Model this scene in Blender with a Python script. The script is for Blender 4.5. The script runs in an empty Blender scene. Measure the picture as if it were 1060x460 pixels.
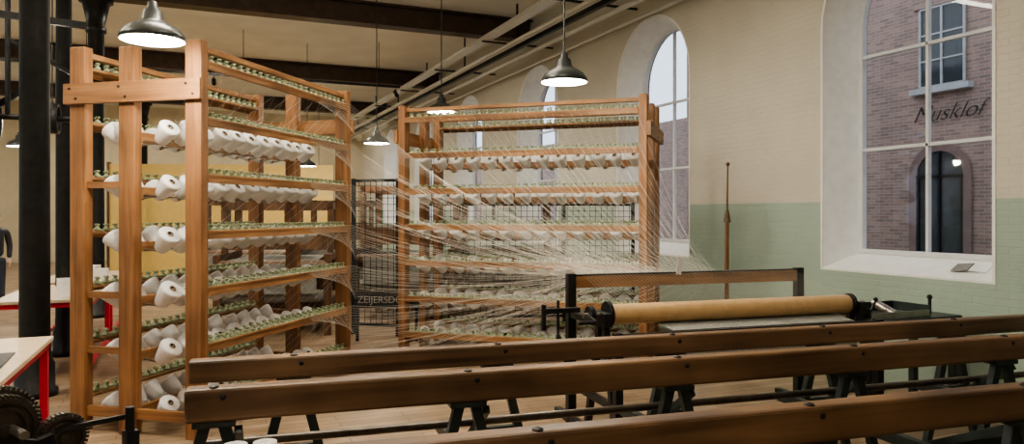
import bpy, math, random
from mathutils import Vector, Matrix
random.seed(4)
EYE=1.72; F=765.0; YAW=math.radians(23.3); CC=math.cos(YAW); SS=math.sin(YAW)
def W(lat,dep,h=-EYE):
    return Vector((lat*CC+dep*SS, -lat*SS+dep*CC, h+EYE))
def P(px,dep,h=-EYE):
    return W((px-530)/F*dep,dep,h)
col=bpy.context.scene.collection
# ---------------------------------------------------------------- materials
def newmat(name):
    m=bpy.data.materials.new(name); m.use_nodes=True
    nt=m.node_tree; b=nt.nodes['Principled BSDF']; return m,nt,b
def plain(name,c,rough=.6,metal=0,var=.12,scale=6,bump=0,emit=None,es=0):
    m,nt,b=newmat(name); N=nt.nodes; L=nt.links
    tc=N.new('ShaderNodeTexCoord'); no=N.new('ShaderNodeTexNoise'); no.inputs['Scale'].default_value=scale; no.inputs['Detail'].default_value=5
    L.new(tc.outputs['Object'],no.inputs['Vector'])
    cr=N.new('ShaderNodeValToRGB'); e=cr.color_ramp.elements
    e[0].position=.3; e[1].position=.7
    e[0].color=(*[x*(1-var) for x in c],1); e[1].color=(*[min(1,x*(1+var)) for x in c],1)
    L.new(no.outputs['Fac'],cr.inputs['Fac']); L.new(cr.outputs['Color'],b.inputs['Base Color'])
    b.inputs['Roughness'].default_value=rough; b.inputs['Metallic'].default_value=metal
    if bump:
        bp=N.new('ShaderNodeBump'); bp.inputs['Strength'].default_value=bump; bp.inputs['Distance'].default_value=.01
        L.new(no.outputs['Fac'],bp.inputs['Height']); L.new(bp.outputs['Normal'],b.inputs['Normal'])
    if emit:
        b.inputs['Emission Color'].default_value=(*emit,1); b.inputs['Emission Strength'].default_value=es
    return m
def wood(name,c1,c2,axis=0,rough=.45,scale=1.0,lo=.4,hi=.68):
    m,nt,b=newmat(name); N=nt.nodes; L=nt.links
    tc=N.new('ShaderNodeTexCoord'); mp=N.new('ShaderNodeMapping')
    s=[22*scale]*3; s[axis]=1.1*scale; mp.inputs['Scale'].default_value=s
    L.new(tc.outputs['Object'],mp.inputs['Vector'])
    no=N.new('ShaderNodeTexNoise'); no.inputs['Scale'].default_value=1; no.inputs['Detail'].default_value=6; no.inputs['Distortion'].default_value=.6
    L.new(mp.outputs['Vector'],no.inputs['Vector'])
    n2=N.new('ShaderNodeTexNoise'); n2.inputs['Scale'].default_value=1.7; n2.inputs['Detail'].default_value=4; L.new(tc.outputs['Object'],n2.inputs['Vector'])
    mx=N.new('ShaderNodeMath'); mx.operation='MULTIPLY_ADD'; mx.inputs[1].default_value=.5; 
    L.new(n2.outputs['Fac'],mx.inputs[0]); 
    m2=N.new('ShaderNodeMath'); m2.operation='MULTIPLY'; m2.inputs[1].default_value=.6; L.new(no.outputs['Fac'],m2.inputs[0]); L.new(m2.outputs[0],mx.inputs[2])
    cr=N.new('ShaderNodeValToRGB'); e=cr.color_ramp.elements; e[0].position=lo; e[1].position=hi
    e[0].color=(*c1,1); e[1].color=(*c2,1)
    L.new(mx.outputs[0],cr.inputs['Fac']); L.new(cr.outputs['Color'],b.inputs['Base Color'])
    rr=N.new('ShaderNodeMapRange'); rr.inputs['To Min'].default_value=rough-.12; rr.inputs['To Max'].default_value=rough+.2; L.new(n2.outputs['Fac'],rr.inputs['Value']); L.new(rr.outputs[0],b.inputs['Roughness'])
    bp=N.new('ShaderNodeBump'); bp.inputs['Strength'].default_value=.3; bp.inputs['Distance'].default_value=.004
    L.new(no.outputs['Fac'],bp.inputs['Height']); L.new(bp.outputs['Normal'],b.inputs['Normal'])
    return m
def brickmat(name,c1,c2,mortar,painted=False,order='YZ',bump=.4):
    m,nt,b=newmat(name); N=nt.nodes; L=nt.links
    tc=N.new('ShaderNodeTexCoord'); sp=N.new('ShaderNodeSeparateXYZ'); cb=N.new('ShaderNodeCombineXYZ')
    L.new(tc.outputs['Object'],sp.inputs[0]); L.new(sp.outputs[order[0]],cb.inputs[0]); L.new(sp.outputs[order[1]],cb.inputs[1])
    br=N.new('ShaderNodeTexBrick'); L.new(cb.outputs[0],br.inputs['Vector'])
    br.inputs['Scale'].default_value=1; br.inputs['Brick Width'].default_value=.22; br.inputs['Row Height'].default_value=.065; br.inputs['Mortar Size'].default_value=.006
    br.inputs['Mortar Smooth'].default_value=.4
    br.inputs['Color1'].default_value=(*c1,1); br.inputs['Color2'].default_value=(*c2,1); br.inputs['Mortar'].default_value=(*mortar,1)
    no=N.new('ShaderNodeTexNoise'); no.inputs['Scale'].default_value=1.3; no.inputs['Detail'].default_value=6; L.new(tc.outputs['Object'],no.inputs['Vector'])
    mr=N.new('ShaderNodeMapRange'); mr.inputs['To Min'].default_value=.82; mr.inputs['To Max'].default_value=1.12; L.new(no.outputs['Fac'],mr.inputs['Value'])
    colout=br.outputs['Color']
    if painted:
        gt=N.new('ShaderNodeMath'); gt.operation='GREATER_THAN'; gt.inputs[1].default_value=EYE+.14; L.new(sp.outputs['Z'],gt.inputs[0])
        mx=N.new('ShaderNodeMix'); mx.data_type='RGBA'; L.new(gt.outputs[0],mx.inputs['Factor'])
        mx.inputs[6].default_value=(.33,.42,.35,1); mx.inputs[7].default_value=(.58,.55,.46,1); colout=mx.outputs[2]
    ml=N.new('ShaderNodeVectorMath'); ml.operation='SCALE'; L.new(colout,ml.inputs[0]); L.new(mr.outputs[0],ml.inputs['Scale'])
    L.new(ml.outputs[0],b.inputs['Base Color']); b.inputs['Roughness'].default_value=.5 if painted else .9
    bp=N.new('ShaderNodeBump'); bp.inputs['Strength'].default_value=bump; bp.inputs['Distance'].default_value=.012; bp.invert=True
    if painted:
        n3=N.new('ShaderNodeTexNoise'); n3.inputs['Scale'].default_value=14; L.new(tc.outputs['Object'],n3.inputs['Vector'])
        ma=N.new('ShaderNodeMath'); ma.operation='MULTIPLY_ADD'; ma.inputs[1].default_value=.8; L.new(n3.outputs['Fac'],ma.inputs[0]); L.new(br.outputs['Fac'],ma.inputs[2]); L.new(ma.outputs[0],bp.inputs['Height'])
    else: L.new(br.outputs['Fac'],bp.inputs['Height'])
    L.new(bp.outputs['Normal'],b.inputs['Normal'])
    return m
def floormat():
    m,nt,b=newmat('floor_boards'); N=nt.nodes; L=nt.links
    tc=N.new('ShaderNodeTexCoord')
    br=N.new('ShaderNodeTexBrick'); L.new(tc.outputs['Object'],br.inputs['Vector'])
    br.inputs['Scale'].default_value=1; br.inputs['Brick Width'].default_value=1.1; br.inputs['Row Height'].default_value=.11; br.inputs['Mortar Size'].default_value=.004
    br.inputs['Color1'].default_value=(.36,.26,.17,1); br.inputs['Color2'].default_value=(.23,.16,.10,1); br.inputs['Mortar'].default_value=(.07,.045,.03,1)
    no=N.new('ShaderNodeTexNoise'); no.inputs['Scale'].default_value=2; no.inputs['Detail'].default_value=8; L.new(tc.outputs['Object'],no.inputs['Vector'])
    mr=N.new('ShaderNodeMapRange'); mr.inputs['From Min'].default_value=.3; mr.inputs['From Max'].default_value=.7; mr.inputs['To Min'].default_value=.6; mr.inputs['To Max'].default_value=1.15; L.new(no.outputs['Fac'],mr.inputs['Value'])
    ml=N.new('ShaderNodeVectorMath'); ml.operation='SCALE'; L.new(br.outputs['Color'],ml.inputs[0]); L.new(mr.outputs[0],ml.inputs['Scale'])
    L.new(ml.outputs[0],b.inputs['Base Color']); b.inputs['Roughness'].default_value=.45
    return m
def glassmat():
    m=bpy.data.materials.new('window_glass'); m.use_nodes=True; nt=m.node_tree; nt.nodes.clear()
    o=nt.nodes.new('ShaderNodeOutputMaterial'); t=nt.nodes.new('ShaderNodeBsdfTransparent'); g=nt.nodes.new('ShaderNodeBsdfGlossy')
    g.inputs['Roughness'].default_value=.02; mx=nt.nodes.new('ShaderNodeMixShader'); mx.inputs[0].default_value=.05
    t.inputs[0].default_value=(.95,.97,.98,1)
    nt.links.new(t.outputs[0],mx.inputs[1]); nt.links.new(g.outputs[0],mx.inputs[2]); nt.links.new(mx.outputs[0],o.inputs[0]); return m

M_wallR=brickmat('painted_brick',(.8,.8,.8),(.8,.8,.8),(.7,.7,.7),True,bump=.45)
M_reveal=plain('white_reveal_paint',(.84,.84,.80),.5,var=.05,bump=.3,scale=9)
M_cream=plain('cream_plaster',(.56,.49,.34),.7,var=.08,scale=2)
M_ceil=plain('ceiling_plaster',(.88,.85,.75),.8,var=.06,scale=1.5)
M_beam=plain('dark_riveted_beam',(.075,.048,.034),.5,var=.3)
M_floor=floormat()
M_brick=brickmat('outside_brick',(.40,.25,.195),(.25,.165,.135),(.38,.34,.31))
M_wx=wood('creel_wood_long',(.13,.056,.019),(.36,.185,.075),0)
M_wz=wood('creel_wood_post',(.115,.05,.018),(.325,.155,.06),2)
M_wy=wood('creel_wood_cross',(.13,.056,.019),(.35,.175,.07),1)
M_dw=wood('aged_timber',(.042,.022,.012),(.235,.135,.068),0,.45,.6,.38,.72)
M_loom=wood('loom_wood',(.05,.025,.012),(.15,.075,.032),2,.5)
M_green=plain('green_guides',(.27,.32,.19),.5,var=.35,scale=40)
M_yarn=plain('white_yarn',(.80,.79,.77),.85,var=.05,scale=60,bump=.3)
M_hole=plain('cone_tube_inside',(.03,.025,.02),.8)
M_tube=plain('cone_cardboard_tube',(.30,.22,.13),.8)
M_thr=plain('thread_fibre',(.70,.67,.60),.8)
M_iron=plain('black_iron',(.018,.019,.02),.42,.4,var=.3,scale=12,bump=.15)
M_giron=plain('green_painted_iron',(.022,.032,.03),.4,.2,var=.3,scale=10)
M_steel=plain('worn_steel',(.32,.3,.27),.35,.9,var=.2)
M_gear=plain('oiled_gear_steel',(.12,.105,.09),.35,.8,var=.3,scale=20)
M_red=plain('red_frame_paint',(.50,.015,.05),.4)
M_top=plain('birch_table_top',(.58,.46,.32),.4,var=.08)
M_paper=plain('tan_beam_paper',(.54,.36,.18),.4,var=.1,scale=15)
M_fab=plain('grey_cloth',(.22,.22,.2),.8,var=.3,scale=60)
M_white=plain('white_paint',(.8,.8,.78),.4,var=.03)
M_fr=plain('window_frame_paint',(.66,.68,.69),.45,var=.05)
M_stone=plain('sill_stone',(.42,.41,.40),.8)
M_dark=plain('dark_glass',(.05,.055,.06),.08)
M_pipe=plain('grey_conduit',(.66,.64,.58),.4,.1,var=.05)
M_sign=plain('faded_letter_paint',(.28,.27,.25),.6)
M_shade=plain('enamel_shade',(.03,.035,.035),.3)
M_shin=plain('enamel_inside_glow',(.92,.90,.84),.4,var=.02,emit=(1,.93,.80),es=1.0)  # emission stands in for bulb light bouncing on the inner enamel
M_bulb=plain('lit_bulb',(1,.9,.7),.3,emit=(1,.92,.76),es=16)
M_fillTube=plain('fill_tube_glow',(1,.9,.7),.3,emit=(1,.9,.7),es=2)  # glow for the tubes of the added fill lights
M_yel=plain('yellow_panel',(.66,.47,.15),.6,var=.05)
M_street=plain('street_paving',(.25,.24,.23),.9)
M_glass=glassmat()
M_skin=plain('skin',(.6,.38,.28),.5,var=.05); M_coat=plain('dark_coat',(.02,.02,.028),.8); M_trs=plain('dark_trousers',(.025,.03,.05),.8); M_hair=plain('brown_hair',(.05,.03,.015),.6)
# ---------------------------------------------------------------- mesh builder
class MB:
    def __init__(s): s.v=[];s.f=[];s.mi=[];s.mats=[];s.sm=[]
    def m(s,mat):
        if mat not in s.mats: s.mats.append(mat)
        return s.mats.index(mat)
    def add(s,vs,fs,mat,smooth=False):
        o=len(s.v); s.v+= [tuple(x) for x in vs]; k=s.m(mat)
        for f in fs: s.f.append([i+o for i in f]); s.mi.append(k); s.sm.append(smooth)
    def box(s,c,d,mat,R=None):
        hx,hy,hz=d[0]/2,d[1]/2,d[2]/2; c=Vector(c)
        vs=[Vector((x,y,z)) for x in(-hx,hx) for y in(-hy,hy) for z in(-hz,hz)]
        if R is not None: vs=[R@v for v in vs]
        s.add([c+v for v in vs],[(0,1,3,2),(4,6,7,5),(0,4,5,1),(2,3,7,6),(0,2,6,4),(1,5,7,3)],mat)
    def bb(s,lo,hi,mat): s.box([(a+b)/2 for a,b in zip(lo,hi)],[abs(b-a) for a,b in zip(lo,hi)],mat)
    def bar(s,p0,p1,w,h,mat,up=(0,0,1)):
        p0=Vector(p0);p1=Vector(p1);d=p1-p0;L=d.length;d.normalize();up=Vector(up)
        if abs(d.dot(up))>.98: up=Vector((0,1,0))
        y=up.cross(d).normalized(); z=d.cross(y)
        R=Matrix((d,y,z)).transposed(); s.box((p0+p1)/2,(L,w,h),mat,R)
    def lathe(s,o,ax,prof,mat,n=14,smooth=True,mats=None):
        o=Vector(o);ax=Vector(ax).normalized(); t=Vector((0,0,1)) if abs(ax.z)<.9 else Vector((1,0,0))
        a=ax.cross(t).normalized(); b=ax.cross(a)
        vs=[]
        for r,z in prof:
            for i in range(n):
                q=2*math.pi*i/n; vs.append(o+ax*z+a*(r*math.cos(q))+b*(r*math.sin(q)))
        o0=len(s.v); s.v+=[tuple(x) for x in vs]
        for j in range(len(prof)-1):
            k=s.m(mats[j] if mats else mat)
            for i in range(n):
                s.f.append([o0+j*n+i,o0+j*n+(i+1)%n,o0+(j+1)*n+(i+1)%n,o0+(j+1)*n+i]); s.mi.append(k); s.sm.append(smooth)
    def cyl(s,p0,p1,r,mat,r1=None,n=12,smooth=True):
        p0=Vector(p0);p1=Vector(p1);L=(p1-p0).length; r1=r if r1 is None else r1
        s.lathe(p0,p1-p0,[(r,0),(r1,L)],mat,n,smooth)
        s.lathe(p0,p1-p0,[(0.0001,0),(r,0)],mat,n,False); s.lathe(p0,p1-p0,[(r1,L),(.0001,L)],mat,n,False)
    def ball(s,c,r,mat,n=12,sc=1):
        pr=[(max(.0001,r*math.sin(math.pi*i/8)),-r*sc*math.cos(math.pi*i/8)) for i in range(9)]
        s.lathe(c,(0,0,1),pr,mat,n)
    def build(s,name,parent=None,bevel=0,loc=None,rot=0):
        me=bpy.data.meshes.new(name); me.from_pydata(s.v,[],s.f)
        for m in s.mats: me.materials.append(m)
        me.polygons.foreach_set('material_index',s.mi); me.polygons.foreach_set('use_smooth',s.sm)
        me.update(); ob=bpy.data.objects.new(name,me); col.objects.link(ob)
        if parent: ob.parent=parent
        if loc is not None: ob.location=loc; ob.rotation_euler=(0,0,rot)
        if bevel:
            b=ob.modifiers.new('bevel','BEVEL'); b.width=bevel; b.segments=2; b.limit_method='ANGLE'
        return ob
def empty(name,loc=(0,0,0),rot=0):
    e=bpy.data.objects.new(name,None); col.objects.link(e); e.location=loc; e.rotation_euler=(0,0,rot); e.empty_display_size=.2; return e
def threads(name,lines,parent=None,r=.0013,mat=None):
    cu=bpy.data.curves.new(name,'CURVE'); cu.dimensions='3D'; cu.bevel_depth=r; cu.bevel_resolution=0; cu.materials.append(mat or M_thr)
    for ln in lines:
        sp=cu.splines.new('POLY'); sp.points.add(len(ln)-1)
        for i,p in enumerate(ln): sp.points[i].co=(*p,1)
    ob=bpy.data.objects.new(name,cu); col.objects.link(ob)
    if parent: ob.parent=parent
    return ob
# ---------------------------------------------------------------- room
XR=6.5; XL=-9.0; YB=-4.0; YF=31.0; ZC=EYE+4.05
a1,a2=.96,.84; DEPR=.42
SILL1=EYE-.60; SILL2=EYE-.44; SPR=EYE+2.08
def outline(a,sill,spr,yc,n=20):
    return [(yc-a,sill)]+[(yc-a*math.cos(math.pi*i/n),spr+a*math.sin(math.pi*i/n)) for i in range(n+1)]+[(yc+a,sill)]
def archwall(name,X,centers,sgn,mat):
    mb=MB(); y=YB; q=lambda pts,m:mb.add([(X,p[0],p[1]) for p in pts],[list(range(len(pts)))],m)
    for yc in centers:
        q([(y,0),(yc-a1,0),(yc-a1,ZC),(y,ZC)],mat)
        q([(yc-a1,0),(yc+a1,0),(yc+a1,SILL1),(yc-a1,SILL1)],mat)
        o=outline(a1,SILL1,SPR,yc)[1:-1]
        for p,r in zip(o[:-1],o[1:]): q([p,r,(r[0],ZC),(p[0],ZC)],mat)
        y=yc+a1
        A=outline(a1,SILL1,SPR,yc); B=outline(a2,SILL2,SPR,yc); n=len(A)
        vs=[(X,*p) for p in A]+[(X+sgn*DEPR,*p) for p in B]
        mb.add(vs,[(i,(i+1)%n,n+(i+1)%n,n+i) for i in range(n)],M_reveal)
        vs=[(X+sgn*DEPR,*p) for p in B]+[(X+sgn*(DEPR+.12),*p) for p in B]
        mb.add(vs,[(i,(i+1)%n,n+(i+1)%n,n+i) for i in range(n)],M_brick)
        C=outline(a1+.03,SILL1-.02,SPR,yc)
        vs=[(X-sgn*.006,*p) for p in A]+[(X-sgn*.006,*p) for p in C]
        mb.add(vs,[(i,(i+1)%n,n+(i+1)%n,n+i) for i in range(n)],M_reveal)
    q([(y,0),(YF,0),(YF,ZC),(y,ZC)],mat)
    return mb.build(name)
def arch_window(name,X,yc,sgn):
    e=empty(name,(X+sgn*(DEPR+.02),yc,SILL2))
    mb=MB(); sp=SPR-SILL2
    A=outline(a2+.01,0,sp,0); B=outline(a2-.05,.05,sp,0); n=len(A)
    x0,x1=-.03,.04
    vs=[(x0,*p) for p in A]+[(x0,*p) for p in B]+[(x1,*p) for p in B]+[(x1,*p) for p in A]
    mb.add(vs,[(k*n+i,k*n+(i+1)%n,((k+1)%4)*n+(i+1)%n,((k+1)%4)*n+i) for k in range(4) for i in range(n)],M_fr)
    mb.bb((-.02,-.017,.03),(.03,.017,sp+a2-.05),M_fr)
    for h in(EYE+.72,EYE+1.76):
        z=h-SILL2; mb.bb((-.02,-a2+.05,z-.018),(.03,a2-.05,z+.018),M_fr)
    mb.build('frame',e,.004)
    g=MB(); g.add([(0,*p) for p in B],[list(range(n))],M_glass); g.build('glass_pane',e)
    return e
cent=[1.0,5.29,9.66,13.8,17.9,22.0,26.1]
archwall('wall_right',XR,cent,1,M_wallR)
for i,yc in enumerate(cent): arch_window('window_%d'%(i+1),XR,yc,1)
archwall('wall_left',XL,cent,-1,M_wallR)
for i,yc in enumerate(cent): arch_window('window_%d'%(i+8),XL,yc,-1)
mb=MB(); mb.add([(XL,YF,0),(XR,YF,0),(XR,YF,ZC),(XL,YF,ZC)],[(0,1,2,3)],M_cream); mb.build('wall_back')
mb=MB(); mb.add([(XL,YB,0),(XR,YB,0),(XR,YB,ZC),(XL,YB,ZC)],[(0,1,2,3)],M_cream); mb.build('wall_front')
mb=MB(); mb.add([(XL-.5,YB,0),(XR,YB,0),(XR,YF,0),(XL-.5,YF,0)],[(0,1,2,3)],M_floor); mb.build('floor')
mb=MB(); mb.add([(XL-.5,YB,ZC),(XR+.5,YB,ZC),(XR+.5,YF,ZC),(XL-.5,YF,ZC)],[(0,3,2,1)],M_ceil); mb.build('ceiling')
for y in (1.5,7.8,14.1,20.4,26.7):
    mb=MB(); zb=EYE+3.62
    mb.bb((XL+.02,y-.16,zb),(XR-.02,y+.16,zb+.035),M_beam); mb.bb((XL+.02,y-.02,zb+.03),(XR-.02,y+.02,ZC-.03),M_beam); mb.bb((XL+.02,y-.16,ZC-.04),(XR-.02,y+.16,ZC-.005),M_beam)
    mb.bb((XL+.02,y-.05,zb+.03),(XR-.02,y+.05,zb+.09),M_beam)
    mb.build('ceiling_beam')
e=empty('conduit_pipes',(6,YB,EYE+3.2)); mb=MB()
for x,z,r in((-.55,.0,.035),(-.42,.02,.022),(-.1,-.1,.04),(.18,.02,.025),(.35,-.15,.03)):
    mb.cyl((x,.2,z),(x,34.8,z),r,M_pipe)
mb.bb((-1.0,.2,.1),(-.8,34.8,.16),M_pipe)
mb.build('pipes',e)
mb=MB(); mb.bb((-.32,.2,-.03),(-.24,34.8,.05),M_iron)
for y in range(2,34,3): mb.bb((-1.0,y,.05),(.48,y+.04,.08),M_iron); mb.bb((-.3,y,.07),(-.27,y+.03,ZC-EYE-3.2),M_iron)
mb.build('hangers',e)
e=empty('spot_track',(-4,17.2,EYE+3.0)); mb=MB(); mb.bb((-4.5,-.03,0),(8.5,.03,.05),M_iron)
for x in(-4,-1,2,5,8): mb.cyl((x,0,.05),(x,0,ZC-EYE-3.0),.008,M_iron,n=6)
for x in range(-4,9,2): mb.cyl((x+.4,0,-.02),(x+.4,.0,-.08),.015,M_iron,n=8); mb.cyl((x+.4,.06,-.08),(x+.4,-.12,-.2),.045,M_iron,n=12)
mb.build('track_and_spots',e)
def column(loc,r=.13):
    e=empty('cast_iron_column',loc); mb=MB(); H=EYE+3.62
    mb.lathe((0,0,0),(0,0,1),[(.0001,0),(r*1.5,0),(r*1.5,.06),(r*1.3,.08),(r*1.3,.3),(r*1.05,.36),(r,.5),(r*.95,H-.6),(r*1.2,H-.58),(r*1.2,H-.5),(r,.0+H-.48),(r*1.6,H-.1),(r*2,H-.08),(r*2,H),(.001,H)],M_iron,20)
    mb.build('shaft',e); return e
column(P(36,7,0)*1 - Vector((0,0,EYE)))
for y in(14.1,20.4,26.7): column((-1.5,y,0))
column(P(66,9.0),.09)
column((-1.5,1.5,0))
e=empty('line_shaft',P(20,7.6,1.0)); mb=MB(); 
mb.cyl((-3.5,0,0),(.55,0,0),.03,M_iron)
for x,r in((-.25,.28),(-.55,.2),(-1.5,.35),(.3,.16)):
    mb.lathe((x,0,0),(1,0,0),[(r-.03,-.05),(r,-.05),(r,.05),(r-.03,.05),(r-.03,-.05)],M_iron,28)
    for k in range(5):
        q=2*math.pi*k/5; mb.bar((x,0,0),(x,math.cos(q)*(r-.02),math.sin(q)*(r-.02)),.03,.03,M_iron,(1,0,0))
mb.cyl((-.1,0,0),(-.1,0,ZC-EYE-1.0),.025,M_iron); mb.cyl((-2.5,0,0),(-2.5,0,ZC-EYE-1.0),.025,M_iron)
mb.bar((-1.6,.1,-.9),(.1,.1,.35),.05,.06,M_iron); mb.bar((-.7,.1,-.95),(-1.4,.1,.2),.05,.06,M_steel)
mb.bar((-.1,.0,.8),(.7,.0,.35),.03,.04,M_iron); mb.bar((-1.2,.0,1.1),(.6,.0,1.0),.05,.07,M_iron)
mb.build('shaft_and_pulleys',e)
# ---------------------------------------------------------------- pendant lamps and added fill lights
def lamp(px,dep,h,power=90,r=.2):
    p=P(px,dep,h); e=empty('pendant_lamp',p); mb=MB()
    k=r/.2
    mb.lathe((0,0,0),(0,0,1),[(.205*k,-.012),(.214*k,0),(.208*k,.02),(.175*k,.065),(.12*k,.10),(.07*k,.125),(.06*k,.19),(.035*k,.21),(.03*k,.25),(.008,.26),(.008,ZC-p.z)],M_shade,28)
    mb.lathe((0,0,0),(0,0,1),[(.205*k,-.012),(.204*k,.018),(.17*k,.06),(.117*k,.095),(.001,.112)],M_shin,28)
    mb.build('shade_and_rod',e)
    b=MB(); b.ball((0,0,.04),.045,M_bulb); b.build('bulb',e)
    l=bpy.data.lights.new('lamp_light','POINT'); l.energy=power; l.color=(1,.90,.75); l.shadow_soft_size=.06
    lo=bpy.data.objects.new('lamp_light',l); col.objects.link(lo); lo.parent=e; lo.location=(0,0,-.05)
lamp(158,5.05,1.2,85); lamp(584,6.65,1.2,80); lamp(390,12.4,1.2,90); lamp(457,10.9,1.52,60); lamp(318,17.5,1.15,90); lamp(54,9.6,1.2,70,.12)
lamp(330,24,1.2,90); lamp(20,14,1.3,90)
def fill_light(x,y,power,z=None,up=.5):  # added fixtures kept out of view, fill light for hall and ceiling
    z=z or EYE+3.5
    e=empty('added_fill_light',(x,y,z)); mb=MB()
    mb.bb((-.7,-.06,0),(.7,.06,.04),M_white); mb.cyl((-.65,0,-.03),(.65,0,-.03),.02,M_fillTube)
    mb.cyl((-.5,0,.04),(-.5,0,ZC-z),.006,M_iron); mb.cyl((.5,0,.04),(.5,0,ZC-z),.006,M_iron); mb.build('fill_housing',e)
    for d,pw in((-1,1-up),(1,up)):
        l=bpy.data.lights.new('fill_area','AREA'); l.shape='RECTANGLE'; l.size=1.4; l.size_y=.15; l.energy=power*pw; l.color=(1,.92,.79)
        o=bpy.data.objects.new('fill_area',l); col.objects.link(o); o.parent=e; o.location=(0,0,-.07 if d<0 else .06)
        if d>0: o.rotation_euler=(math.pi,0,0)
for x,y,p in((-5,1,160),(0,0,130),(1.5,3.5,110),(-4,6,220),(.3,6.2,200)): fill_light(x,y,p)
fill_light(-3.2,8.3,330,EYE+3.2,.9); fill_light(2.6,7.6,140,EYE+3.3,.85)
for x,y in((-5,14.45),(1,14.45),(-5,20.75),(1,20.75),(-3,27.05),(3,27.05)): fill_light(x,y,310,EYE+3.86)
# ---------------------------------------------------------------- creels
LV=[EYE+1.2-.436*k for k in range(7)]
def cone(mb,o,ax,s=1.0):
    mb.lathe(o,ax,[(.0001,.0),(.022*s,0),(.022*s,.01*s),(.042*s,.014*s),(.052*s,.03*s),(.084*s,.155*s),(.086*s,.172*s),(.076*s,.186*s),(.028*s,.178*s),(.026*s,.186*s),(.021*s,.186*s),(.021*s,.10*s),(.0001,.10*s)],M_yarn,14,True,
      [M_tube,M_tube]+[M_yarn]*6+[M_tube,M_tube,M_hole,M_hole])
def creel(origin,ang,L,wid=1.06,mid=.6,ncone=12):
    e=empty('yarn_creel',origin,ang); H=EYE+1.33
    mb=MB()
    for x in(0,L):
        for y in(0,mid,wid):
            mb.bb((x-.045,y-.07,0),(x+.045,y+.07,H if y!=mid else H-.02),M_wz)
    mb.build('posts',e,.006)
    mb=MB()
    for x,s in((0,-1),(L,1)):
        xx=x+s*.068
        mb.bb((xx-.022,-.09,EYE+.87),(xx+.022,wid+.09,EYE+1.03),M_wy)
        mb.bb((x-.02,.07,.12),(x+.02,wid-.07,.2),M_wy)
        for k in(2,4,5): mb.bb((x-.02,mid+.07,LV[k]-.12),(x+.02,wid-.07,LV[k]-.07),M_wy)
        for yy in(.0,mid,wid):
            for dz in(.91,.99): mb.lathe((xx+s*.022,yy+(.03 if dz>.95 else -.03),EYE+dz),(s,0,0),[(.011,0),(.009,.008),(.0001,.009)],M_iron,8)
    for y in(.0,wid): mb.bb((-.0,y-.03,H-.1),(.0+.001,y+.03,H-.05),M_wy)
    mb.build('cross_rails',e,.005)
    mb=MB()
    for k,z in enumerate(LV):
        for y,s in((0,-1),(wid,1)):
            mb.bb((.045,y-.07,z-.05),(L-.045,y+.07,z-.028),M_wx)
            mb.bb((.046,y+s*.07,z-.085),(L-.046,y+s*.05,z-.016),M_wx)
        if k: 
            mb.bb((.045,mid-.025,z-.19),(L-.045,mid+.025,z-.11),M_wx)
    mb.bb((0,-.03,H-.075),(L,.03,H-.03),M_wx); mb.bb((0,wid-.03,H-.075),(L,wid+.03,H-.03),M_wx)
    mb.build('shelf_rails',e,.004)
    mb=MB(); n=int(L/.05)
    for k,z in enumerate(LV):
        for y,s in((0,-1),(wid,1)):
            mb.bb((.06,y+s*.012-.035,z-.029),(L-.06,y+s*.012+.035,z-.016),M_green)
            for i in range(n):
                x=.08+i*(L-.16)/(n-1); dy=(-.035 if i%2 else .02)
                mb.lathe((x,y+dy,z-.02),(0,0,1),[(.022,0),(.022,.014),(.01,.022),(.01,.036),(.02,.042),(.018,.05),(.0001,.052)],M_green,7)
    mb.build('tension_guides',e)
    mb=MB(); ends=[]
    for k,z in enumerate(LV):
        if k==0: continue
        for s in(-1,1):
            ax=Vector((-.1,s*.66,.66)).normalized()
            for i in range(ncone):
                x=.13+i*(L-.26)/(ncone-1)+random.uniform(-.01,.01)
                o=Vector((x,mid+s*.16,z-.19+random.uniform(-.008,.008)))
                mb.cyl(Vector((x,mid,z-.17)),o,.008,M_steel,n=6); mb.cyl(o,o+ax*.12,.008,M_steel,n=6)
                sc=random.uniform(.93,1.08)
                a=(ax+Vector((random.uniform(-.08,.08),0,random.uniform(-.06,.06)))).normalized()
                cone(mb,o,a,sc); ends.append((k,i,s,o+a*.17*sc,x))
    mb.build('yarn_cones',e)
    return e,ends,L
pA=W(-2.41,5.65); qA=W(-1.83,8.0); dA=(qA-pA); angA=math.atan2(dA.y,dA.x)
eA,endsA,LA=creel(pA,angA,dA.length,ncone=11)
pB=W(-1.33,9.1); qB=W(1.46,8.2); dB=(qB-pB); angB=math.atan2(dB.y,dB.x)
eB,endsB,LB=creel(pB,angB,dB.length,ncone=13)
# ---------------------------------------------------------------- warping machine
th=math.radians(18)
gO=W(.4854,6.1); gd=W(.4854+math.cos(th),6.1+math.sin(th))-gO; angG=math.atan2(gd.y,gd.x)
eG=empty('warp_beaming_machine',gO,angG)
GZ=EYE-.56
mb=MB()
mb.bb((-.03,-.025,GZ-.05),(2.28,.025,GZ+.05),M_wx); mb.build('reed_bar',eG,.006)
mb=MB()
for x in(0,2.26):
    mb.bb((x-.035,-.035,0),(x+.035,.035,GZ+.07),M_iron); mb.bb((x-.03,-.35,0),(x+.03,.3,.06),M_iron)
mb.bb((-.03,-.03,GZ+.051),(2.28,.03,GZ+.062),M_iron)
ry=-.62; RZ=EYE-.75
for x in(.0,2.33):
    mb.bar((x,ry-.25,0),(x,ry-.03,RZ-.03),.05,.05,M_iron); mb.bar((x,ry+.3,0),(x,ry+.03,RZ-.03),.05,.05,M_iron)
    mb.bb((x-.03,ry-.1,RZ-.08),(x+.03,ry+.1,RZ+.02),M_iron); mb.bb((x-.025,ry-.3,.3),(x+.025,.1,.35),M_iron)
    mb.bb((x-.02,ry,RZ-.1),(x+.02,.02,RZ-.05),M_iron)
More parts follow.
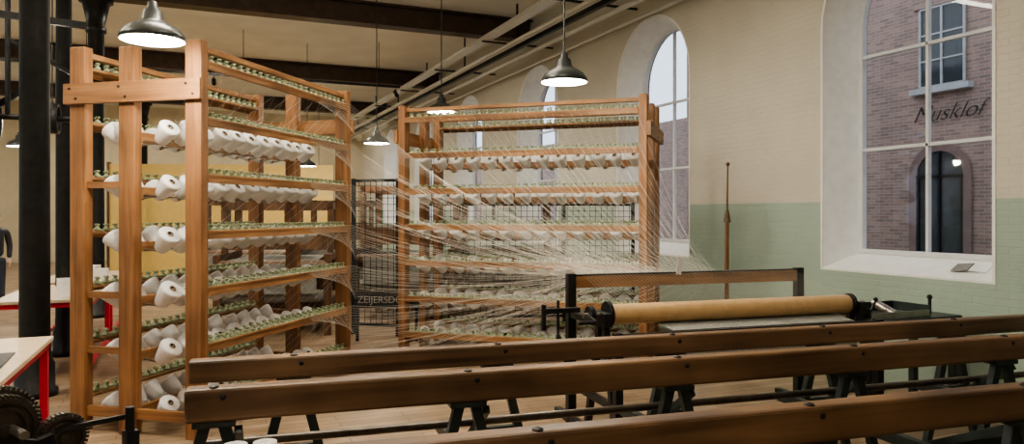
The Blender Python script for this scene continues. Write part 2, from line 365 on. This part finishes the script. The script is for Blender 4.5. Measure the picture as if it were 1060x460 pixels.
for x,r in((.04,.10),(2.27,.085)):
    mb.lathe((x,ry,RZ),(1,0,0),[(.0001,-.015),(r,-.015),(r,.015),(.0001,.015)],M_iron,24,False)
mb.lathe((-.1,ry,RZ),(1,0,0),[(.0001,-.02),(.07,-.02),(.07,.02),(.0001,.02)],M_iron,16,False)
mb.bar((-.13,ry,RZ),(-.13,ry-.16,RZ-.03),.02,.03,M_iron); mb.cyl((-.13,ry-.16,RZ-.03),(-.26,ry-.16,RZ-.03),.014,M_iron)
mb.bb((-.32,-.25,GZ-.22),(-.02,-.2,GZ-.18),M_iron); mb.cyl((-.2,-.22,GZ-.4),(-.2,-.22,GZ-.12),.012,M_iron); mb.cyl((-.32,-.22,GZ-.35),(-.32,-.22,GZ-.15),.02,M_iron)
mb.bar((-.2,-.22,GZ-.4),(0,-.1,.3),.03,.03,M_iron)
for x in(0,2.33): mb.bb((x-.03,-.9,0),(x+.03,-.84,.87),M_iron)
mb.bb((-.02,-.89,.82),(2.35,-.85,.86),M_iron)
mb.build('iron_frame',eG,.004)
mb=MB(); mb.lathe((.06,ry,RZ),(1,0,0),[(.0001,0),(.072,0),(.076,.02),(.076,2.17),(.072,2.19),(.0001,2.19)],M_paper,28)
mb.cyl((-.16,ry,RZ),(2.42,ry,RZ),.02,M_steel); mb.build('paper_wound_beam',eG)
mb=MB(); mb.add([(.45,ry+.0,RZ-.077),(2.1,ry,RZ-.077),(2.1,-.86,.868),(.45,-.86,.868),(.45,-.9,.6),(2.1,-.9,.6)],[(0,1,2,3),(3,2,5,4)],M_fab); mb.build('warp_sheet',eG)
mb=MB(); mb.box((1.0,-.03,GZ+.11),(.05,.004,.14),M_white,Matrix.Rotation(.15,3,'Y')); mb.build('paper_tag',eG)
G=Matrix.Translation(gO)@Matrix.Rotation(angG,4,'Z')
A=Matrix.Translation(pA)@Matrix.Rotation(angA,4,'Z'); B=Matrix.Translation(pB)@Matrix.Rotation(angB,4,'Z')
def sag(p,q,s,n=6):
    return [p.lerp(q,i/n)-Vector((0,0,s*4*(i/n)*(1-i/n))) for i in range(n+1)]
lines=[]
for k,i,s,tip,x in endsA:
    if s>0:
        lines.append([A@tip,A@Vector((x,1.06,LV[k]+.02))]); continue
    lines.append([A@tip,A@Vector((min(LA-.08,x+.35),-.0,LV[k-1]-.09))])
    for dd in(0,1):
        g=A@Vector((x+.06*dd,-.035,LV[k]+.025))
        post=A@Vector((LA+.03,-.09-.004*i,LV[k]-.01-.034*i-.015*dd))
        r=G@Vector((.04+.95*(((i*7+k*3+dd*5)%42)/42),.0,GZ+.07))
        if dd==0: lines.append([A@tip,g])
        lines.append(sag(g,post,.02,3)+sag(post,r,.04+.10*random.random())[1:])
for i in range(14):
    x=.1+i*.16
    g=A@Vector((x,0,LV[0]+.025)); c=A@Vector((min(LA-.1,x+.25),.5,LV[1]-.05)); post=A@Vector((LA+.03,-.09-.006*i,LV[0]-.02-.03*i))
    lines.append([c,g]); lines.append([g,post]+sag(post,G@Vector((.05+.06*i,0,GZ+.07)),.08)[1:])
threads('warp_threads',lines,r=.0008)
lines=[]
for k,i,s,tip,x in endsB:
    if s>0:
        lines.append([B@tip,B@Vector((x,1.06,LV[k]+.02))]); continue
    g=B@Vector((x,-.035,LV[k]+.025)); r=G@Vector((.12+1.15*(i/12)+.02*k,.0,GZ+.07))
    lines.append([B@tip,g]); lines.append(sag(g,r,.06+.03*random.random()))
    lines.append([B@tip,B@Vector((min(LB-.08,x+.3),0,LV[k-1]-.09))])
    if k<4: 
        g2=B@Vector((x+.07,-.035,LV[k]+.025)); lines.append(sag(g2,G@Vector((.17+1.15*(i/12)+.02*k,.0,GZ+.07)),.05+.04*random.random()))
for i in range(26):
    x=.1+i*(LB-.2)/25; lines.append(sag(B@Vector((x,0,LV[0]+.025)),G@Vector((.12+.045*i,0,GZ+.07)),.08))
    lines.append([B@Vector((x,0,LV[0]+.025)),B@Vector((x,.45,LV[1]-.05))])
threads('warp_threads',lines,r=.0009)
lines=[]
for i in range(60):
    x=.1+i*2.05/59; lines.append([(x,0,GZ+.068),(x,ry+.01,RZ+.078)])
threads('beam_threads',lines,eG,r=.0006)
# ---------------------------------------------------------------- foreground timber frame
t2=math.radians(17.3)
fO=W(-1.43,3.22); fd=W(-1.43+math.cos(t2),3.22+math.sin(t2))-fO; angF=math.atan2(fd.y,fd.x)
eF=empty('timber_machine_frame',fO,angF); TZ=EYE-.77
beams=[(.68,-.06,5.96,.12),(0,0,6.2,.15),(-1.04,0,6.4,.15),(-1.80,0,6.5,.15)]
for j,(y,x0,x1,h) in enumerate(beams):
    mb=MB(); mb.bb((x0,y,TZ-h),(x1,y+.1,TZ),M_dw); mb.build('timber_rail_%d'%(j+1),eF,.014)
mb=MB()
for j,(y,x0,x1,h) in enumerate(beams):
    x=.12+ (0.35 if j==0 else 0)
    while x<x1-.1:
        zt=TZ-h; yy=y+.05
        mb.bb((x-.09,yy-.045,zt-.025),(x+.09,yy+.045,zt-.001),M_giron)
        mb.bar((x-.04,yy,zt-.02),(x-.24,yy,.02),.05,.045,M_giron,(0,1,0)); mb.bar((x+.04,yy,zt-.02),(x+.24,yy,.02),.05,.045,M_giron,(0,1,0))
        mb.bb((x-.15,yy-.02,.42),(x+.15,yy+.02,.46),M_giron); mb.bb((x-.28,yy-.05,0),(x+.28,yy+.05,.03),M_giron)
        mb.lathe((x,yy-.02,TZ-.001),(0,0,1),[(.022,0),(.022,.006),(.012,.01),(.0001,.014)],M_iron,10)
        mb.lathe((x+.04,y+.002,TZ-.04),(0,-1,0),[(.014,0),(.014,.006),(.0001,.009)],M_iron,10)
        x+=1.16
for x in(.12,1.28,2.44,3.6,4.76):
    mb.bar((x,-1.75,.5),(x,.7,.5),.05,.06,M_giron)
    mb.bar((x+.1,.05,TZ-.2),(x+.1,.7,.3),.035,.04,M_giron)
    mb.bar((x+.1,-.95,TZ-.2),(x+.1,0,.3),.035,.04,M_giron)
mb.cyl((.05,.3,.62),(5.5,.3,.62),.022,M_gear); mb.cyl((.05,-.45,.62),(5.6,-.45,.62),.03,M_gear); mb.cyl((.05,-1.3,.6),(5.6,-1.3,.6),.03,M_gear)
mb.bb((.0,-.3,.35),(5.5,-.25,.45),M_giron)
mb.build('iron_trestles',eF,.003)
mb=MB()
for i in range(2):
    mb.lathe((.22+i*.12,-.18,TZ-.42),(0,0,1),[(.0001,0),(.05,0),(.05,.22),(.02,.22),(.02,.18),(.0001,.18)],M_yarn,14)
mb.bb((.1,-.26,TZ-.45),(.5,-.1,TZ-.42),M_giron); mb.bb((.1,-.27,TZ-.45),(.14,-.1,0),M_giron); mb.bb((.46,-.27,TZ-.45),(.5,-.1,0),M_giron)
mb.build('bobbins_on_bracket',eF)
# ---------------------------------------------------------------- left tables
def table(x0,x1,y0,y1,h=.85):
    e=empty('red_work_table',((x0+x1)/2,(y0+y1)/2,0)); a=(x1-x0)/2;b=(y1-y0)/2; mb=MB()
    mb.bb((-a,-b,h-.03),(a,b,h),M_top); mb.build('table_top',e,.003); mb=MB()
    mb.bb((-a+.02,-b+.02,h-.08),(a-.02,b-.02,h-.031),M_red)
    for sx in(-1,1):
        for sy in(-1,1): mb.bb((sx*(a-.05)-.025,sy*(b-.05)-.025,0),(sx*(a-.05)+.025,sy*(b-.05)+.025,h-.08),M_red)
        mb.bb((sx*(a-.05)-.02,-b+.05,.12),(sx*(a-.05)+.02,b-.05,.16),M_red)
    mb.build('red_frame',e,.003); return e
table(-1.8,-.92,3.75,6.15)
for (y0,y1) in((8.7,10.6),(10.9,12.9)): table(-1.85,-.95,y0,y1)
mb=MB(); mb.bb((-.3,-.5,0),(.3,.45,.008),M_iron); mb.build('cutting_mat',None,0,(-1.3,5.0,.851),.05)
for x,y in((-1.15,9.1),(-1.3,9.8),(-1.2,11.4),(-1.4,12.2)):
    mb=MB(); mb.bb((-.13,-.16,0),(.13,.16,.015),M_white); mb.bb((-.13,-.16,.015),(-.12,.16,.13),M_white); mb.bb((.12,-.16,.015),(.13,.16,.13),M_white); mb.bb((-.12,-.16,.015),(.12,-.15,.13),M_white); mb.bb((-.12,.15,.015),(.12,.16,.13),M_white)
    for q in range(3): mb.cyl((-.08+.08*q,-.1,.06),(-.08+.08*q,.1,.06),.035,M_yarn)
    mb.build('yarn_box',None,0,(x,y,.851),random.uniform(-.2,.2))
gp=W(-1.98,2.95); e=empty('gear_winding_machine',gp,math.radians(-62)); mb=MB()
def gear(x,y,z,r,w,n=30):
    mb.lathe((x,y,z),(1,0,0),[(r*.2,-w*.3),(r*.62,-w*.3),(r*.62,-w/2),(r*.72,-w/2),(r*.72,-w*.25),(r*.85,-w*.25),(r*.85,-w/2),(r,-w/2),(r,w/2),(r*.85,w/2),(r*.85,w*.25),(r*.72,w*.25),(r*.72,w/2),(r*.62,w/2),(r*.62,w*.3),(r*.2,w*.3)],M_gear,n,False)
    mb.cyl((x-w*.8,y,z),(x+w*.8,y,z),r*.2,M_gear)
    for i in range(n):
        q=2*math.pi*i/n; R=Matrix.Rotation(q,3,'X'); mb.box(Vector((x,y,z))+R@Vector((0,0,r+.005)),(w,.010,.013),M_gear,R)
gz=EYE-.85
gear(.0,-.05,gz,.125,.05,44); gear(-.09,-.04,gz,.145,.04,50); gear(.1,.13,gz-.05,.085,.04,36)
mb.cyl((-.3,-.02,gz),(.16,-.02,gz),.018,M_steel)
for x in(-.25,.15): mb.bar((x,-.25,0),(x,0,gz-.02),.04,.05,M_iron); mb.bar((x,.25,0),(x,.05,gz-.02),.04,.05,M_iron); mb.bb((x-.03,-.3,0),(x+.03,.3,.04),M_iron)
mb.bar((.1,.1,gz-.02),(.22,.33,gz+.01),.02,.02,M_iron); mb.cyl((.23,.34,gz-.05),(.23,.34,gz+.05),.018,M_iron); mb.bb((.2,.32,0),(.25,.37,gz-.05),M_iron)
mb.build('gears_and_frame',e,0)
# ---------------------------------------------------------------- pole, workbench, book
pb=P(752,9.3,-EYE); e=empty('tasselled_wooden_pole',pb); mb=MB()
mb.cyl((0,0,0),(0,0,.03),.12,M_iron,n=20)
mb.cyl((0,0,.02),(.01,0,1.72),.03,M_wz,r1=.022); mb.cyl((.01,0,1.7),(.02,0,2.34),.012,M_loom,r1=.008); mb.ball((.02,0,2.35),.025,M_loom); mb.lathe((.012,0,1.62),(0,0,1),[(.045,0),(.03,.1),(.014,.16)],M_dw,12)
mb.build('pole',e)
wb=P(925,6.6,0); wb.z=0; e=empty('iron_workbench',wb,angF+.1); mb=MB(); hz=EYE-.9
mb.bb((-.55,-.25,hz-.05),(.55,.25,hz),M_giron)
for x in(-.5,.5):
    for y in(-.2,.2): mb.bb((x-.03,y-.03,0),(x+.03,y+.03,hz-.05),M_giron)
mb.build('bench',e,.004); mb=MB()
mb.bb((-.52,-.2,hz+.001),(.22,.2,hz+.02),M_steel); mb.bb((-.52,-.2,hz+.02),(-.5,.2,hz+.1),M_giron); mb.bb((.2,-.2,hz+.02),(.22,.2,hz+.1),M_giron); mb.bb((-.5,.18,hz+.02),(.2,.2,hz+.1),M_giron); mb.bb((-.5,-.2,hz+.02),(.2,-.18,hz+.06),M_steel)
mb.cyl((-.1,-.1,hz+.02),(-.1,.12,hz+.1),.04,M_steel); mb.cyl((-.3,0,hz+.02),(-.22,0,hz+.14),.012,M_iron); mb.ball((-.22,0,hz+.15),.02,M_iron)
mb.cyl((.46,0,hz),(.46,0,hz+.14),.015,M_iron); mb.ball((.46,0,hz+.14),.025,M_iron)
mb.build('tool_tray',e)
e=empty('open_book',(6.70,4.66,SILL1+.10)); e.rotation_euler=(0,-.36,.2); mb=MB(); mb.box((0,-.08,0),(.16,.15,.01),M_white,Matrix.Rotation(.1,3,'X')); mb.box((0,.08,0),(.16,.15,.01),M_fab,Matrix.Rotation(-.1,3,'X')); mb.build('pages',e)
# ---------------------------------------------------------------- background stuff
def fence(p0,p1,h0,h1,name='wire_mesh_fence'):
    d=p1-p0; L=d.length; e=empty(name,(p0.x,p0.y,0),math.atan2(d.y,d.x)); mb=MB()
    n=max(1,round(L/1.3))
    for i in range(n+1): mb.bb((i*L/n-.025,-.025,0),(i*L/n+.025,.025,h1+.03),M_iron)
    for z in(h0,(h0+h1)/2,h1): mb.bb((0,-.02,z-.02),(L,.02,z+.02),M_iron)
    mb.build('frame',e); mb=MB(); x=.09
    while x<L: mb.bb((x-.004,-.004,h0),(x+.004,.004,h1),M_iron); x+=.09
    z=h0+.09
    while z<h1: mb.bb((0,-.004,z-.004),(L,.004,z+.004),M_iron); z+=.09
    mb.build('wire_mesh',e); return e
fence(P(366,10.6),P(412,10.4),.15,EYE+.48); fence(P(436,11.2),P(655,11.6),.15,EYE+.15)
e=empty('lettered_sign',P(366,10.0),0); e.rotation_euler=(0,0,-YAW)
mb=MB(); mb.bb((0,0,.45),(.9,.03,.68),M_iron)
for x in(.05,.85): mb.bb((x-.02,0,0),(x+.02,.02,.45),M_iron)
mb.build('board',e)
tx=bpy.data.curves.new('letters','FONT'); tx.body='ZEIJERSDO'; tx.size=.13; tx.extrude=.003; tx.materials.append(M_sign)
to=bpy.data.objects.new('letters',tx); col.objects.link(to); to.parent=e; to.location=(.05,-.006,.52); to.rotation_euler=(math.pi/2,0,0)
def loom(px,dep,rot,w=1.7,h=2.0):
    e=empty('hand_loom',P(px,dep),rot); mb=MB(); d=1.4
    for x in(0,w):
        for y in(0,d): mb.bb((x-.05,y-.05,0),(x+.05,y+.05,h if y else 1.15),M_loom)
        mb.bb((x-.04,0,.4),(x+.04,d,.5),M_loom); mb.bb((x-.04,0,1.05),(x+.04,d,1.15),M_loom); mb.bb((x-.04,.4,h-.1),(x+.04,d,h),M_loom); mb.bb((x-.04,.4,1.1),(x+.04,.5,h),M_loom)
    mb.bb((0,d-.05,h-.12),(w,d+.05,h),M_loom); mb.bb((0,.4,h-.12),(w,.5,h),M_loom); mb.bb((.05,.42,1.2),(w-.05,.48,1.5),M_loom)
    for y in(0,d): mb.cyl((0,y,1.0),(w,y,1.0),.07,M_dw)
    for z in(.25,.7): mb.bb((0,d*.5-.03,z),(w,d*.5+.03,z+.06),M_loom)
    for i in range(6): mb.bb((.3+i*.2,.1,.12),(.36+i*.2,d-.1,.16),M_loom)
    for i in range(4): mb.bb((.15,.62+i*.09,1.25),(w-.15,.63+i*.09,1.55),M_fab)
    mb.bb((.1,d-.02,.2),(w-.1,d,.9),M_loom)
    mb.cyl((0,.1,.55),(w,.1,.55),.09,M_fab); mb.build('frame',e)
    mb=MB(); mb.bb((.15,0,1.06),(w-.15,d,1.068),M_fab); mb.bb((.15,-.08,.6),(w-.15,-.075,1.02),M_fab); mb.build('cloth_and_warp',e)
loom(225,10.3,-.25,1.5,1.9); loom(205,13.2,-.4); loom(290,14.5,-.4); loom(368,12.2,-.5,1.6,2.2); loom(470,14,-.4,1.8,2.2)
p0=P(112,19,0);p1=P(345,19.5,0); d=p1-p0; mb=MB(); mb.bb((0,0,0),(d.length,.1,EYE+1.3),M_yel); mb.bb((-.03,-.02,0),(.03,.12,EYE+1.35),M_loom); mb.build('exhibition_partition',None,0,(p0.x,p0.y,0),math.atan2(d.y,d.x))
def person(loc,rot):
    e=empty('standing_visitor',loc,rot)
    def skin(name,pts,edges,rad,mat,root=0,sub=2):
        me=bpy.data.meshes.new(name); me.from_pydata(pts,edges,[]); me.materials.append(mat)
        ob=bpy.data.objects.new(name,me); col.objects.link(ob); ob.parent=e
        sk=ob.modifiers.new('skin','SKIN'); me.skin_vertices.new() if not me.skin_vertices else None
        for i,r in enumerate(rad): me.skin_vertices[0].data[i].radius=(r[0],r[1]) if isinstance(r,tuple) else (r,r)
        me.skin_vertices[0].data[root].use_root=True
        s=ob.modifiers.new('sub','SUBSURF'); s.levels=sub; s.render_levels=sub
        return ob
    skin('coat',[(0,0,.92),(0,0,1.08),(0,0,1.25),(0,0,1.40),(0,.0,1.50),(-.19,0,1.40),(-.24,.02,1.14),(-.23,-.06,.92),(.19,0,1.40),(.24,.02,1.14),(.22,-.06,.92)],
      [(0,1),(1,2),(2,3),(3,4),(3,5),(5,6),(6,7),(3,8),(8,9),(9,10)],[(.17,.12),(.15,.11),(.17,.12),(.15,.1),.06,.065,.052,.042,.065,.052,.042],M_coat)
    skin('trousers',[(0,0,.95),(-.1,0,.85),(-.11,-.02,.48),(-.11,.02,.09),(-.12,-.12,.045),(.1,0,.85),(.11,-.02,.48),(.12,.02,.09),(.13,-.12,.045)],
      [(0,1),(1,2),(2,3),(3,4),(0,5),(5,6),(6,7),(7,8)],[.13,.095,.062,.05,.035,.095,.062,.05,.035],M_trs)
    skin('head',[(0,0,1.46),(0,-.005,1.54),(0,-.015,1.62),(0,0,1.70)],[(0,1),(1,2),(2,3)],[.05,.05,(.072,.085),(.07,.085)],M_skin)
    mb=MB(); mb.ball((0,.02,1.69),.098,M_hair,sc=1.0); mb.ball((0,-.1,1.62),.014,M_skin)
    for s in(-1,1): mb.ball((s*.03,-.085,1.655),.009,M_hole); mb.ball((s*.085,0,1.63),.022,M_skin)
    mb.bb((-.022,-.094,1.575),(.022,-.08,1.583),M_red); mb.build('face_and_hair',e)
    for s in(-1,1):
        b=Vector((s*.225,-.065,.90)); pts=[b,b+Vector((0,-.005,-.07))]; ed=[(0,1)]; ra=[.026,.034]
        for i in range(4):
            q=b+Vector((0,-.03+.02*i,-.09)); n=len(pts); pts+=[q,q+Vector((-s*.005,0,-.035)),q+Vector((-s*.02,0,-.065))]; ed+=[(1,n),(n,n+1),(n+1,n+2)]; ra+=[.01,.009,.008]
        n=len(pts); pts+=[b+Vector((0,-.035,-.04)),b+Vector((-s*.01,-.05,-.08))]; ed+=[(1,n),(n,n+1)]; ra+=[.011,.009]
        skin('hand',pts,ed,ra,M_skin,0,1)
person(P(-6,13.4),math.radians(20))
# ---------------------------------------------------------------- outside
XO=13.0
mb=MB(); mb.bb((XO,-12,-1),(XO+1,17.5,11),M_brick); mb.build('brick_building')
mb=MB(); mb.bb((XR+.6,-14,-.15),(60,80,-.05),M_street); mb.bb((-60,-14,-.15),(XL-.6,80,-.05),M_street); mb.build('street_ground')
mb=MB(); mb.bb((20,26,-1),(28,60,6.0),M_brick); mb.build('distant_brick_building')
def outrect(yc,zc,w,h):
    e=empty('outside_window',(XO,yc,zc)); mb=MB()
    mb.bb((-.03,-w/2,0),(-.005,w/2,h),M_dark)
    for y in(-w/2,0,w/2): mb.bb((-.06,y-.02,0),(-.02,y+.02,h),M_stone)
    for z in(0,h*.33,h*.66,h): mb.bb((-.055,-w/2,z-.016),(-.02,w/2,z+.016),M_stone)
    mb.bb((-.16,-w/2-.15,-.14),(0,w/2+.15,-.03),M_stone); mb.bb((-.05,-w/2-.15,h+.03),(0,w/2+.15,h+.25),M_brick); mb.build('sash',e)
for yc in(9.6,6.2,13.2,2.6): outrect(yc,EYE+2.45,.9,1.5)
dk=plain('dark_brick',(.2,.13,.115),.9)
def outdoor(yc):
    e=empty('arched_doorway',(XO,yc,0)); mb=MB(); a=.48; top=EYE+.72; n=14
    pts=[(-a,0)]+[(-a*math.cos(math.pi*i/n),top+a*math.sin(math.pi*i/n)) for i in range(n+1)]+[(a,0)]
    mb.add([(-.02,*p) for p in pts],[list(range(len(pts)))],M_dark)
    b=a+.16; o=[(-b,0)]+[(-b*math.cos(math.pi*i/n),top+b*math.sin(math.pi*i/n)) for i in range(n+1)]+[(b,0)]; k=len(pts)
    mb.add([(-.05,*p) for p in o]+[(-.05,*p) for p in pts]+[(-.02,*p) for p in pts],[(i,i+1,k+i+1,k+i) for i in range(k-1)]+[(k+i,k+i+1,2*k+i+1,2*k+i) for i in range(k-1)],dk)
    mb.bb((-.06,-.02,0),(-.02,.02,top+a),M_iron); mb.bb((-.06,-a,top-.03),(-.02,a,top+.03),M_iron); mb.bb((-.05,-a,0),(-.02,-a+.06,top),M_iron); mb.bb((-.05,a-.06,0),(-.02,a,top),M_iron); mb.build('door',e)
outdoor(9.65); outdoor(2.5)
tx=bpy.data.curves.new('script_lettering','FONT'); tx.body='Musklof'; tx.size=.44; tx.shear=.5; tx.extrude=.006; tx.offset=-.009; tx.space_character=1.0; tx.materials.append(M_iron)
to=bpy.data.objects.new('script_lettering',tx); col.objects.link(to); to.location=(XO-.04,10.22,EYE+1.78); to.rotation_euler=(math.pi/2,0,-math.pi/2)
# ---------------------------------------------------------------- world, camera
w=bpy.data.worlds.new('overcast'); bpy.context.scene.world=w; w.use_nodes=True
bg=w.node_tree.nodes['Background']; bg.inputs[0].default_value=(.74,.85,1,1); bg.inputs[1].default_value=1.85
bpy.context.scene.view_settings.look='AgX - Medium High Contrast'
cam=bpy.data.cameras.new('camera'); cam.sensor_width=36; cam.lens=36*F/1060; cam.shift_y=-8/1060
co=bpy.data.objects.new('camera',cam); col.objects.link(co); co.location=(0,0,EYE); co.rotation_euler=(math.pi/2,0,-YAW); bpy.context.scene.camera=co
